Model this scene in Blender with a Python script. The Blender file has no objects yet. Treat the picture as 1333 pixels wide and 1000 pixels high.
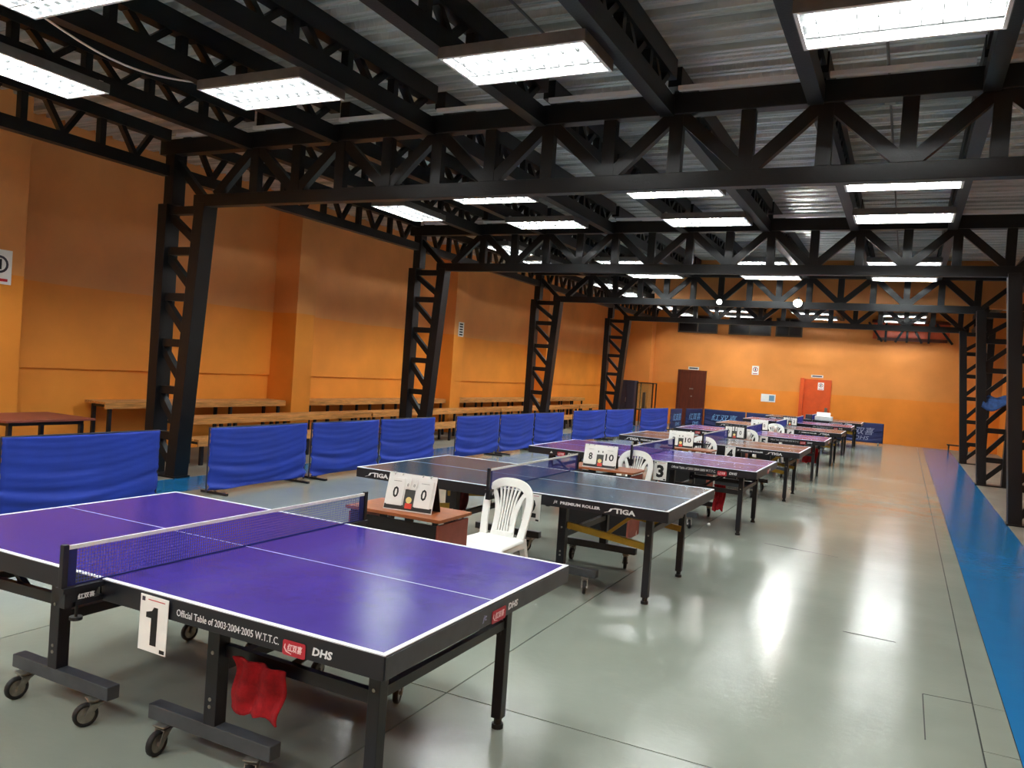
import bpy, math, random
from mathutils import Vector, Matrix
random.seed(7)
C = bpy.context.scene.collection
SC = bpy.context.scene
PI = math.pi

# ------------------------------------------------------------------ camera, world, exposure
CAM_H, YAW, PITCH, ROLL, FPX = 1.7086, 0.4584, -0.0208, 0.0698, 1038.04
def camera():
    f = Vector((-math.sin(YAW) * math.cos(PITCH), math.cos(YAW) * math.cos(PITCH), math.sin(PITCH)))
    r = f.cross(Vector((0, 0, 1))).normalized(); u = r.cross(f)
    c, s = math.cos(ROLL), math.sin(ROLL)
    r2 = r * c + u * s; u2 = u * c - r * s
    m = Matrix((r2, u2, -f)).transposed().to_4x4()
    m.translation = Vector((0, 0, CAM_H))
    cd = bpy.data.cameras.new('camera'); cd.sensor_width = 36; cd.lens = FPX / 1333 * 36
    cd.clip_start = 0.05; cd.clip_end = 200
    o = bpy.data.objects.new('camera', cd); C.objects.link(o); o.matrix_world = m
    SC.camera = o
camera()
w = bpy.data.worlds.new('world'); SC.world = w; w.use_nodes = True
w.node_tree.nodes['Background'].inputs[0].default_value = (0.6, 0.68, 0.8, 1)
w.node_tree.nodes['Background'].inputs[1].default_value = 0.05
SC.view_settings.view_transform = 'Standard'; SC.view_settings.look = 'None'
SC.view_settings.exposure = 2.05; SC.view_settings.gamma = 1.0; SC.view_settings.use_curve_mapping = False
TUBE = 46.0     # strength of the fluorescent tubes

# ------------------------------------------------------------------ materials
def lin(c):
    return tuple((v / 255 / 12.92) if v / 255 <= .04045 else ((v / 255 + .055) / 1.055) ** 2.4 for v in c) + (1,)
M = {}
def mat(name, rgb, rough=.5, metal=0., var=0., scale=6., bump=0., bscale=80., spec=.5, coat=0., rvar=0., streak=None):
    m = bpy.data.materials.new(name); m.use_nodes = True; nt = m.node_tree; N = nt.nodes; L = nt.links
    b = N['Principled BSDF']
    b.inputs['Base Color'].default_value = lin(rgb); b.inputs['Roughness'].default_value = rough
    b.inputs['Metallic'].default_value = metal; b.inputs['Specular IOR Level'].default_value = spec
    b.inputs['Coat Weight'].default_value = coat; b.inputs['Coat Roughness'].default_value = .15
    tc = N.new('ShaderNodeTexCoord')
    src = tc.outputs['Object']
    if streak:
        mp = N.new('ShaderNodeMapping'); mp.inputs['Scale'].default_value = streak
        L.new(src, mp.inputs[0]); src = mp.outputs[0]
    if var or rvar:
        n = N.new('ShaderNodeTexNoise'); n.inputs['Scale'].default_value = scale; n.inputs['Detail'].default_value = 3
        n.inputs['Roughness'].default_value = .6
        L.new(src, n.inputs['Vector'])
        if var:
            mx = N.new('ShaderNodeMix'); mx.data_type = 'RGBA'
            lo = tuple(max(0, v * (1 - var)) for v in rgb); hi = tuple(min(255, v * (1 + var)) for v in rgb)
            mx.inputs[6].default_value = lin(lo); mx.inputs[7].default_value = lin(hi)
            mr = N.new('ShaderNodeMapRange'); mr.inputs[1].default_value = .15; mr.inputs[2].default_value = .85; mr.interpolation_type = 'SMOOTHSTEP'
            L.new(n.outputs[0], mr.inputs[0]); L.new(mr.outputs[0], mx.inputs[0]); L.new(mx.outputs[2], b.inputs['Base Color'])
        if rvar:
            mr2 = N.new('ShaderNodeMapRange'); mr2.inputs[1].default_value = .1; mr2.inputs[2].default_value = .9
            mr2.inputs[3].default_value = max(.02, rough - rvar); mr2.inputs[4].default_value = rough + rvar
            L.new(n.outputs[0], mr2.inputs[0]); L.new(mr2.outputs[0], b.inputs['Roughness'])
    if bump:
        n2 = N.new('ShaderNodeTexNoise'); n2.inputs['Scale'].default_value = bscale; n2.inputs['Detail'].default_value = 3
        L.new(src, n2.inputs['Vector'])
        bp = N.new('ShaderNodeBump'); bp.inputs['Strength'].default_value = bump; bp.inputs['Distance'].default_value = .01
        L.new(n2.outputs[0], bp.inputs['Height']); L.new(bp.outputs[0], b.inputs['Normal'])
    M[name] = m
    return m
def emis(name, rgb, s):
    m = bpy.data.materials.new(name); m.use_nodes = True; b = m.node_tree.nodes['Principled BSDF']
    b.inputs['Base Color'].default_value = (1, 1, 1, 1)
    b.inputs['Emission Color'].default_value = lin(rgb); b.inputs['Emission Strength'].default_value = s
    M[name] = m
mat('steel', (14, 18, 21), .42, 0, .2, 3., .15, 60, spec=.4)
mat('floor', (140, 147, 136), .16, 0, .05, .9, .10, 22., spec=.38, rvar=.03)
mat('floor_joint', (50, 52, 50), .8)
mat('blue_floor', (30, 112, 170), .18, 0, .03, 1.4, .10, 22.)
mat('side_floor', (128, 124, 112), .45, 0, .09, 1.6, .05, 8.)
mat('purple_top', (66, 50, 140), .18, 0, .05, 5., .03, 300., spec=.75)
mat('blue_top', (48, 74, 96), .17, 0, .05, 3., .03, 300., spec=.75)
mat('white_line', (232, 234, 240), .4)
mat('apron_black', (20, 22, 30), .38, 0, .1, 8, .05, 200.)
mat('table_grey', (62, 66, 70), .45, 0, .15, 10.)
mat('rubber', (18, 18, 19), .6)
mat('zinc', (150, 148, 140), .35, .8, .15, 20.)
mat('yellow_steel', (160, 126, 22), .45, 0, .15, 8.)
mat('navy', (20, 26, 88), .8, 0, .1, 30.)
mat('net_blue', (60, 66, 150), .8)
mat('net_tape', (226, 226, 222), .8, 0, .03, 60)
mat('blue_cloth', (26, 58, 168), .62, 0, .07, 2.5, .12, 120., spec=.4)
mat('dark_blue_cloth', (28, 40, 92), .6, 0, .1, 3., .12, 120.)
mat('print_blue', (120, 168, 220), .7)
mat('print_pale', (150, 156, 190), .7)
mat('white_plastic', (235, 236, 232), .35, 0, .02, 10.)
mat('card_white', (232, 232, 228), .6, 0, .02, 10)
mat('ink', (14, 14, 16), .6)
mat('white_ink', (225, 226, 228), .6)
mat('red_ink', (186, 34, 48), .5)
mat('logo_red', (170, 32, 48), .45)
mat('logo_white', (235, 200, 200), .6)
mat('towel_red', (150, 8, 20), .95, 0, .15, 30., .5, 300.)
mat('towel_maroon', (84, 20, 26), .95, 0, .15, 30., .5, 300.)
mat('wood_top', (146, 82, 46), .35, 0, .12, 6., .03, 90., streak=(1, 9, 1))
mat('desk_side', (132, 66, 52), .5, 0, .1, 8.)
mat('desk_black', (18, 18, 20), .4)
mat('bleacher_wood', (196, 138, 76), .4, 0, .22, 5., .05, 60., streak=(9, .7, 9))
mat('bleacher_dark', (110, 60, 34), .5, 0, .2, 8., .05, 60.)
mat('deck_metal', (214, 240, 238), .34, .42, .28, 2.0, .10, 30., streak=(.35, 9, 1))  # streaked tone stands in for shade along the ribs
mat('galv', (190, 194, 190), .4, .6, .1, 9.)
mat('lamp_white', (240, 242, 244), .45)
mat('lamp_mirror', (66, 68, 70), .4)
mat('lamp_inner', (22, 23, 24), .6)
mat('lamp_grey', (110, 114, 114), .5, .2, .1, 8.)
mat('conduit', (120, 122, 118), .4, .5)
mat('brown_door', (96, 42, 24), .4, 0, .12, 3., streak=(6, 6, .6))
mat('orange_door', (214, 84, 34), .4, 0, .05, 4.)
mat('dark_glass', (34, 30, 34), .2)
mat('dark_grey', (48, 46, 60), .5, 0, .1, 5)
mat('frame_brown', (70, 52, 34), .5)
mat('paper_blue', (110, 150, 176), .6)
mat('denim', (52, 84, 140), .9, 0, .2, 12., .5, 60.)
mat('pink_board', (206, 150, 120), .7, 0, .12, 6.)
mat('picture_red', (214, 60, 40), .5); mat('picture_yellow', (226, 206, 130), .5); mat('picture_dark', (58, 60, 56), .5)
emis('tube', (247, 251, 248), TUBE)
emis('spot', (255, 252, 244), 60.); emis('spot_dim', (255, 252, 244), 18.)
g = bpy.data.materials.new('mesh_glass'); g.use_nodes = True; g.node_tree.nodes['Principled BSDF'].inputs['Base Color'].default_value = lin((170, 150, 90)); g.node_tree.nodes['Principled BSDF'].inputs['Alpha'].default_value = .35; M['mesh_glass'] = g

def wall_mat(name, low, high, zsplit):
    """two coats of orange paint: the lower one fresher, meeting at a painted height"""
    m = bpy.data.materials.new(name); m.use_nodes = True; nt = m.node_tree; N = nt.nodes; L = nt.links
    b = N['Principled BSDF']; b.inputs['Roughness'].default_value = .48; b.inputs['Specular IOR Level'].default_value = .4
    ge = N.new('ShaderNodeNewGeometry'); sx = N.new('ShaderNodeSeparateXYZ'); L.new(ge.outputs['Position'], sx.inputs[0])
    n0 = N.new('ShaderNodeTexNoise'); n0.inputs['Scale'].default_value = .8; L.new(ge.outputs['Position'], n0.inputs['Vector'])
    ad = N.new('ShaderNodeMath'); ad.operation = 'MULTIPLY_ADD'; L.new(n0.outputs[0], ad.inputs[0]); ad.inputs[1].default_value = .06; L.new(sx.outputs[2], ad.inputs[2])
    st = N.new('ShaderNodeMath'); st.operation = 'GREATER_THAN'; L.new(ad.outputs[0], st.inputs[0]); st.inputs[1].default_value = zsplit + .03
    mx = N.new('ShaderNodeMix'); mx.data_type = 'RGBA'; mx.inputs[6].default_value = lin(low); mx.inputs[7].default_value = lin(high)
    L.new(st.outputs[0], mx.inputs[0])
    n1 = N.new('ShaderNodeTexNoise'); n1.inputs['Scale'].default_value = 1.1; n1.inputs['Detail'].default_value = 8; L.new(ge.outputs['Position'], n1.inputs['Vector'])
    mr = N.new('ShaderNodeMapRange'); mr.inputs[1].default_value = .3; mr.inputs[2].default_value = .7; mr.inputs[3].default_value = .88; mr.inputs[4].default_value = 1.07
    L.new(n1.outputs[0], mr.inputs[0])
    mu = N.new('ShaderNodeVectorMath'); mu.operation = 'SCALE'; L.new(mx.outputs[2], mu.inputs[0]); L.new(mr.outputs[0], mu.inputs['Scale'])
    L.new(mu.outputs[0], b.inputs['Base Color'])
    n2 = N.new('ShaderNodeTexNoise'); n2.inputs['Scale'].default_value = 45; L.new(ge.outputs['Position'], n2.inputs['Vector'])
    bp = N.new('ShaderNodeBump'); bp.inputs['Strength'].default_value = .15; bp.inputs['Distance'].default_value = .01
    L.new(n2.outputs[0], bp.inputs['Height']); L.new(bp.outputs[0], b.inputs['Normal'])
    M[name] = m
wall_mat('orange_side', (244, 154, 58), (238, 164, 96), 2.42)
wall_mat('orange_back', (234, 138, 46), (228, 146, 72), 1.54)

def deck_bump():
    m = M['deck_metal']; nt = m.node_tree; N = nt.nodes; L = nt.links
    # stamped zigzag embossing, running along the ribs
    ge = N.new('ShaderNodeNewGeometry'); sx = N.new('ShaderNodeSeparateXYZ'); L.new(ge.outputs['Position'], sx.inputs[0])
    tri = N.new('ShaderNodeMath'); tri.operation = 'PINGPONG'; L.new(sx.outputs[0], tri.inputs[0]); tri.inputs[1].default_value = .05
    ym = N.new('ShaderNodeMath'); ym.operation = 'PINGPONG'; L.new(sx.outputs[1], ym.inputs[0]); ym.inputs[1].default_value = .07
    sub = N.new('ShaderNodeMath'); sub.operation = 'SUBTRACT'; L.new(tri.outputs[0], sub.inputs[0]); L.new(ym.outputs[0], sub.inputs[1])
    ab = N.new('ShaderNodeMath'); ab.operation = 'ABSOLUTE'; L.new(sub.outputs[0], ab.inputs[0])
    mr = N.new('ShaderNodeMapRange'); mr.inputs[1].default_value = .004; mr.inputs[2].default_value = .012; mr.inputs[3].default_value = 1; mr.inputs[4].default_value = 0
    L.new(ab.outputs[0], mr.inputs[0])
    bp = N.new('ShaderNodeBump'); bp.inputs['Strength'].default_value = .5; bp.inputs['Distance'].default_value = .006
    L.new(mr.outputs[0], bp.inputs['Height'])
    old = [n for n in N if n.type == 'BUMP' and n != bp][0]
    L.new(old.outputs[0], bp.inputs['Normal']); L.new(bp.outputs[0], N['Principled BSDF'].inputs['Normal'])
deck_bump()

# ------------------------------------------------------------------ mesh helpers
class MB:
    def __init__(s): s.v = []; s.f = []
    def add(s, vs, fs):
        k = len(s.v); s.v += [tuple(v) for v in vs]; s.f += [tuple(i + k for i in f) for f in fs]; return s
    def box(s, c, d, rz=0, rx=0, ry=0):
        x, y, z = d[0] / 2, d[1] / 2, d[2] / 2
        R = Matrix.Rotation(rz, 3, 'Z') @ Matrix.Rotation(ry, 3, 'Y') @ Matrix.Rotation(rx, 3, 'X')
        vs = [Vector(c) + R @ Vector((a * x, b * y, e * z)) for a in (-1, 1) for b in (-1, 1) for e in (-1, 1)]
        return s.add(vs, [(0, 1, 3, 2), (4, 6, 7, 5), (0, 4, 5, 1), (2, 3, 7, 6), (0, 2, 6, 4), (1, 5, 7, 3)])
    def b2(s, lo, hi):
        return s.box([(a + b) / 2 for a, b in zip(lo, hi)], [abs(b - a) for a, b in zip(lo, hi)])
    def bar(s, p, q, w, h, up=(0, 1, 0), w2=None, h2=None):
        """beam from p to q; w across, h along `up`"""
        p, q = Vector(p), Vector(q); d = (q - p).normalized(); u = Vector(up); u = (u - d * u.dot(d)).normalized(); r = d.cross(u)
        vs = []
        for e, ww, hh in ((p, w, h), (q, w2 or w, h2 or h)):
            for a, b in ((-1, -1), (1, -1), (1, 1), (-1, 1)):
                vs.append(e + r * a * ww / 2 + u * b * hh / 2)
        return s.add(vs, [(3, 2, 1, 0), (4, 5, 6, 7), (0, 1, 5, 4), (1, 2, 6, 5), (2, 3, 7, 6), (3, 0, 4, 7)])
    def cyl(s, p, q, r, n=12, r2=None):
        p, q = Vector(p), Vector(q); d = (q - p).normalized()
        u = d.orthogonal().normalized(); t = d.cross(u); r2 = r if r2 is None else r2
        vs = [e + (u * math.cos(2 * PI * i / n) + t * math.sin(2 * PI * i / n)) * rr for e, rr in ((p, r), (q, r2)) for i in range(n)]
        fs = [(i, (i + 1) % n, n + (i + 1) % n, n + i) for i in range(n)] + [tuple(range(n))[::-1], tuple(range(n, 2 * n))]
        return s.add(vs, fs)
    def tube(s, pts, r, n=8):
        pts = [Vector(p) for p in pts]; k = len(pts); vs = []
        for i, p in enumerate(pts):
            d = (pts[min(i + 1, k - 1)] - pts[max(i - 1, 0)]).normalized()
            u = Vector((0, 0, 1)) if abs(d.z) < .9 else Vector((1, 0, 0))
            u = (u - d * u.dot(d)).normalized(); t = d.cross(u)
            vs += [p + (u * math.cos(2 * PI * j / n) + t * math.sin(2 * PI * j / n)) * r for j in range(n)]
        fs = [(i * n + j, i * n + (j + 1) % n, (i + 1) * n + (j + 1) % n, (i + 1) * n + j) for i in range(k - 1) for j in range(n)]
        fs += [tuple(range(n))[::-1], tuple(range((k - 1) * n, k * n))]
        return s.add(vs, fs)
    def strip(s, A, B, th, up=(0, 1, 0)):
        """ribbon between polylines A and B with thickness th along `up`"""
        u = Vector(up).normalized() * th / 2; n = len(A); vs = []
        for a, b in zip(A, B):
            a, b = Vector(a), Vector(b); vs += [a - u, b - u, b + u, a + u]
        fs = [(4 * i + j, 4 * i + (j + 1) % 4, 4 * i + 4 + (j + 1) % 4, 4 * i + 4 + j) for i in range(n - 1) for j in range(4)]
        fs += [(3, 2, 1, 0), tuple(4 * (n - 1) + j for j in range(4))]
        return s.add(vs, fs)
    def grid(s, fn, nu, nv, th=0):
        vs = [fn(i / nu, j / nv) for j in range(nv + 1) for i in range(nu + 1)]
        fs = [(j * (nu + 1) + i, j * (nu + 1) + i + 1, (j + 1) * (nu + 1) + i + 1, (j + 1) * (nu + 1) + i) for j in range(nv) for i in range(nu)]
        return s.add(vs, fs)
    def me(s, name, m, smooth=False):
        me = bpy.data.meshes.new(name); me.from_pydata(s.v, [], s.f); me.materials.append(M[m] if isinstance(m, str) else m)
        import bmesh
        bm = bmesh.new(); bm.from_mesh(me); bmesh.ops.recalc_face_normals(bm, faces=bm.faces); bm.to_mesh(me); bm.free()
        if smooth:
            for p in me.polygons: p.use_smooth = True
        me.update(); return me
    def obj(s, name, m, parent=None, smooth=False, bevel=0, loc=None, solid=0, **kw):
        return link(name, s.me(name, m, smooth), parent, bevel=bevel, loc=loc, solid=solid, **kw)
def link(name, me, parent=None, bevel=0, loc=None, rot=None, solid=0, **kw):
    o = bpy.data.objects.new(name, me); C.objects.link(o)
    if loc is not None: o.location = loc
    if rot is not None: o.rotation_euler = rot
    if parent: o.parent = parent
    if solid:
        md = o.modifiers.new('solid', 'SOLIDIFY'); md.thickness = solid; md.offset = 0
    if bevel:
        md = o.modifiers.new('bevel', 'BEVEL'); md.width = bevel; md.segments = 2; md.limit_method = 'ANGLE'
    tag(o, **kw); return o
def tag(o, label=None, cat=None, group=None, kind=None):
    if label: o['label'] = label
    if cat: o['category'] = cat
    if group: o['group'] = group
    if kind: o['kind'] = kind
    return o
def thing(name, loc=(0, 0, 0), rz=0, **kw):
    o = bpy.data.objects.new(name, None); C.objects.link(o); o.location = loc; o.rotation_euler = (0, 0, rz); o.empty_display_size = .1
    return tag(o, **kw)
def copy_tree(o, parent=None):
    c = o.copy(); C.objects.link(c); c.parent = parent
    for ch in KIDS.get(o.name, None) or list(o.children): copy_tree(ch, c)
    return c
KIDS = {}
def text(name, body, h, wd, loc, rot, m, parent=None, bold=0., shear=0., ext=.0006):
    cu = bpy.data.curves.new('t', 'FONT'); cu.body = body; cu.extrude = .01; cu.offset = bold; cu.shear = shear; cu.resolution_u = 2
    t = bpy.data.objects.new('t', cu); C.objects.link(t)
    dg = bpy.context.evaluated_depsgraph_get()
    me = bpy.data.meshes.new_from_object(t.evaluated_get(dg)); bpy.data.objects.remove(t); bpy.data.curves.remove(cu)
    me.name = name
    xs = [v.co.x for v in me.vertices]; ys = [v.co.y for v in me.vertices]
    if not xs: return None
    x0, x1, y0, y1 = min(xs), max(xs), min(ys), max(ys)
    for v in me.vertices:
        v.co.x = ((v.co.x - x0) / (x1 - x0) - .5) * wd; v.co.y = ((v.co.y - y0) / (y1 - y0) - .5) * h; v.co.z = v.co.z / .01 * ext
    me.materials.clear(); me.materials.append(M[m])
    return link(name, me, parent, loc=loc, rot=rot)
RX = (PI / 2, 0, 0)            # lettering facing -Y
RXE = (PI / 2, 0, PI / 2)      # lettering facing +X

# ------------------------------------------------------------------ the setting: floor
XW, YB, YF = -10.6, 29.9, -4.0     # left wall, back wall, wall behind the camera
ZD = 4.62                          # underside of the roof deck
fl = MB().b2((XW, YF, -.2), (3.2, YB, -.012)).obj('floor', 'floor_joint', kind='structure')
def slab(x0, x1, y0, y1, m='floor', gap=.004, name='floor_slab'):
    MB().b2((x0 + gap, y0 + gap, -.05), (x1 - gap, y1 - gap, 0)).obj(name, m, fl)
XJ = [-7.45, -4.42, -2.02, .46]
YJ = [YF, 3.58, 13.6, YB]
for a, b in zip(XJ, XJ[1:]):
    for c, d in zip(YJ, YJ[1:]):
        slab(a, b, c, d)
# edge strip between the last joint and the blue lane, with the two patched cut-outs seen near the camera
for c, d in ((YF, 3.2), (3.2, 4.53), (4.53, 5.19), (5.19, 10.9), (10.9, 15), (15, 20), (20, 25), (25, YB)): slab(.46, .62, c, d)
for x, c, d in ((-8.22, -1, 0), (.62, 0, 1)):
    for y0, y1 in ((YF, 7.3), (7.3, 13), (13, 18.7), (18.7, 24.3), (24.3, YB)):
        slab(x, x + (.77 if x < 0 else .77), y0, y1, 'blue_floor', .001, 'painted_lane')
slab(XW, -8.22, YF, YB, 'side_floor', .001, 'side_strip'); slab(1.39, 3.2, YF, YB, 'side_floor', .001, 'side_strip')
# saw cuts around the floor patches
cut = MB()
for x0, y0, x1, y1 in ((.21, 5.18, .46, 5.2), (.21, 4.5, .21, 5.18), (-.28, 6.15, .06, 6.13), (-1.25, 8.97, -.5, 8.82)):
    cut.bar((x0, y0, .0006), (x1, y1, .0006), .006, .0012, (0, 0, 1))
cut.obj('saw_cut', 'floor_joint', fl)

# walls
wl = MB().b2((XW - .2, YF, 0), (XW, YB, ZD + .3)).obj('wall_left', 'orange_side', kind='structure')
MB().b2((XW, YF, 1.25), (XW + .035, YB, ZD)).obj('plaster_panel', 'orange_side', wl, bevel=.006)
for y in (.15, 5.75, 11.25, 16.88, 22.5):
    MB().b2((XW, y, 0), (-10.0, y + .5, ZD + .2)).obj('pilaster', 'orange_side', wl, bevel=.008)
wb = MB().b2((XW - .2, YB, 0), (3.4, YB + .2, ZD + .3)).obj('wall_back', 'orange_back', kind='structure')
MB().b2((XW, YB - .5, 0), (-8.75, YB, ZD)).obj('corner_pier', 'orange_back', wb)
wr = MB().b2((2.75, YF, 0), (2.95, YB, ZD + .3)).obj('wall_right', 'orange_side', kind='structure')
for y in (.15, 5.75, 11.25, 16.88, 22.5):
    MB().b2((2.3, y, 0), (2.75, y + .5, ZD + .2)).obj('pilaster', 'orange_side', wr)
MB().b2((XW - .2, YF - .2, 0), (3.2, YF, ZD + .3)).obj('wall_front', 'orange_back', kind='structure')
MB().b2((-5.75, 19.3, 3.62), (1.75, 19.42, ZD)).obj('wall_upper', 'orange_side', kind='structure')

# ceiling: ribbed steel deck, one sheet per bay
ce = MB().b2((XW - .2, YF - .2, ZD + .16), (3.2, YB + .2, ZD + .3)).obj('ceiling', 'deck_metal', kind='structure')
def deck(x0, x1, y0, y1):
    P = .27; prof = [(0, 0), (.055, 0), (.06, .012), (.075, .012), (.08, 0), (.135, 0), (.155, .09), (.25, .09)]
    ys = []; y = y0
    while y < y1:
        for a, b in prof:
            if y + a < y1: ys.append((y + a, ZD + b))
        # small stiffener grooves in the flat
        y += P
    ys.append((y1, ZD)); mb = MB(); n = len(ys)
    vs = [(x, yy, zz) for yy, zz in ys for x in (x0, x1)]
    mb.add(vs, [(2 * i, 2 * i + 1, 2 * i + 3, 2 * i + 2) for i in range(n - 1)])
    mb.obj('deck_sheet', 'deck_metal', ce)
TY = [1.4, 7.26, 13.06, 18.7, 24.35]
for a, b in ((YF, TY[0]), (TY[0], TY[1]), (TY[1], TY[2]), (TY[2], TY[3]), (TY[3], TY[4]), (TY[4], YB)):
    for c, d in ((XW, -8.6), (-8.6, -3.43), (-3.43, .43), (.43, 2.9)):
        deck(c + .001, d - .001, a + .001, b - .001)

# doors, windows and openings of the far wall
d1 = MB().b2((-7.66, YB - .06, 0), (-6.78, YB - .01, 2.0)).obj('door_1', 'brown_door', kind='structure', bevel=.004)
fr = MB(); fr.b2((-7.76, YB - .09, 0), (-7.66, YB, 2.08)).b2((-6.78, YB - .09, 0), (-6.7, YB, 2.08)).b2((-7.66, YB - .09, 2.0), (-6.78, YB, 2.08))
fr.obj('door_frame', 'brown_door', d1)
MB().box((-7.22, YB - .07, 1.38), (.14, .02, .05)).obj('door_handle', 'zinc', d1); MB().cyl((-7.2, YB - .09, 1.1), (-7.2, YB - .06, 1.1), .03).obj('lock', 'zinc', d1)
d2 = MB().b2((-3.24, YB - .06, 0), (-2.34, YB - .01, 2.03)).obj('door_2', 'orange_door', kind='structure', bevel=.004)
MB().b2((-3.36, YB - .16, 0), (-3.24, YB, 2.05)).obj('door_frame', 'orange_door', d2)
MB().box((-2.46, YB - .08, .95), (.09, .03, .22)).obj('door_handle', 'zinc', d2)
for i, (a, b) in enumerate(((-7.85, -6.45), (-5.96, -4.54), (-4.3, -3.47))):
    wn = MB().b2((a, YB - .05, 3.52), (b, YB - .01, 4.1)).obj('window_%d' % (i + 1), 'dark_glass', kind='structure')
    k = MB(); k.b2((a - .04, YB - .07, 3.48), (b + .04, YB - .03, 3.53)).b2((a - .04, YB - .07, 4.1), (b + .04, YB - .03, 4.14))
    for x in (a - .02, (a + b) / 2, b + .02): k.box((x, YB - .05, 3.8), (.04, .05, .6))
    k.obj('window_frame', 'frame_brown', wn)
wn = MB().b2((-1.15, YB - .05, 3.55), (1.15, YB - .01, 4.2)).obj('window_4', 'orange_door', kind='structure')
k = MB(); k.b2((-1.0, YB - .12, 3.5), (1.1, YB - .04, 3.6)).b2((-1.2, YB - .12, 4.1), (1.2, YB - .04, 4.2)); k.obj('window_frame', 'brown_door', wn)
for x0, x1 in ((-1.3, -.85), (-.75, -.75), (-.1, -.45), (-.1, -.1), (0, .35), (.55, .55), (1.2, .75)):
    MB().bar((x0 if x0 < 1 else .75, YB - .16, 4.1), (x1 if x0 < 1 else 1.25, YB - .16, 3.45), .07, .06).obj('window_brace', 'steel', wn)

# ------------------------------------------------------------------ roof steel
NX = [.515 - .645 * k for k in range(13)]
ZB0, ZB1, ZT0, ZT1 = 3.45, 3.6, 4.13, 4.32
TL = ['black lattice roof truss above the camera', 'black lattice roof truss nearest the camera, crossing the whole picture', 'second black lattice roof truss, over the fourth ping pong table',
      'third black lattice roof truss, in front of the upper orange wall', 'farthest black lattice roof truss, close to the back wall']
VM = MB().box((0, 0, (ZB1 + ZT0) / 2), (.125, .09, ZT0 - ZB1)).me('vertical_strut', 'steel')
DM = {}
for s in (-1, 1): DM[s] = MB().bar((0, 0, ZT0 + .01), (s * .6, 0, ZB1 - .01), .115, .08).me('diagonal_brace', 'steel')
for ti, ty in enumerate(TY):
    if ti == 0: continue
    t = thing('roof_truss', (0, ty, 0), label=TL[ti], cat='roof truss', group='lattice roof trusses across the hall')
    MB().b2((-8.2, -.06, ZB0), (1.38, .06, ZB1)).obj('bottom_chord', 'steel', t, bevel=.006)
    MB().b2((-8.84, -.07, ZT0), (2.0, .07, ZT1)).obj('top_chord', 'steel', t, bevel=.006)
    for k, x in enumerate([1.17] + NX):
        link('vertical_strut', VM, t, loc=(x, 0, 0))
    for k, x in enumerate(NX):
        if k % 2 == 0:
            link('diagonal_brace', DM[-1], t, loc=(x - .03, 0, 0)); link('diagonal_brace', DM[1], t, loc=(x + .03, 0, 0))
    xs = [1.95] + [.43 - 1.29 * k for k in range(8)]
    for a, b in zip(xs[1:], xs):
        MB().b2((a + .10, -.125, ZT1 + .01), (b - .12, -.07, ZT1 + .05)).obj('deck_ledge', 'lamp_white', t)  # white colour stands in for lamp light on the galvanised ledge

# tapered lattice columns
def column(x_out, sgn, y, label, z=3.45):
    """sgn +1: hall lies towards +x (left row); -1: right row"""
    t = thing('steel_column', (x_out, y, 0), label=label, cat='column', group='tapered lattice columns')
    dx = lambda a: sgn * a
    ib = lambda zz: .42 + .24 * zz / 3.45        # near edge of the inner chord
    MB().b2((min(0, dx(.16)), -.11, 0), (max(0, dx(.16)), .11, 3.5)).obj('outer_chord', 'steel', t, bevel=.005)
    MB().b2((min(dx(.08), dx(.24)), -.1, 3.5), (max(dx(.08), dx(.24)), .1, 4.3)).obj('column_head', 'steel', t, bevel=.005)
    MB().bar((dx(.42 + .08), 0, 0), (dx(ib(3.5) + .08), 0, 3.5), .17, .22).obj('inner_chord', 'steel', t, bevel=.005)
    MB().box((dx(.3), 0, .012), (.62, .24, .024)).obj('base_plate', 'steel', t)
    zs = [.52, 1.11, 1.72, 2.31, 2.9, 3.42]
    for zz in zs:
        MB().b2((min(dx(.14), dx(ib(zz) + .02)), -.05, zz - .05), (max(dx(.14), dx(ib(zz) + .02)), .05, zz + .05)).obj('rung', 'steel', t)
    lo = [.03] + zs[:-1]
    for a, b in zip(lo, zs):
        MB().bar((dx(.13), 0, b - .06), (dx(ib(a) + .03), 0, a + .1), .09, .08).obj('diagonal_brace', 'steel', t)
    MB().bar((dx(.2), 0, 4.05), (dx(.72), 0, 3.56), .09, .08).obj('diagonal_brace', 'steel', t)
LB = ['nearest tapered lattice column on the left, beside the blue barriers', 'second tapered lattice column on the left, behind a folded barrier seam',
      'third tapered lattice column on the left, before the third wall pilaster', 'farthest tapered lattice column on the left, beside the dark cabinet']
RB = ['right-hand lattice column over the camera', 'nearest lattice column at the right edge beside the blue lane', 'middle lattice column on the right with a blue jacket on its rung', 'farthest lattice column on the right, near the back wall']
for i, y in enumerate(TY[1:]): column(-8.82, 1, y + .04, LB[i])
for i, y in enumerate((13.04, 18.55, 24.2)): column(1.98, -1, y + .04, RB[i + 1])

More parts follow.
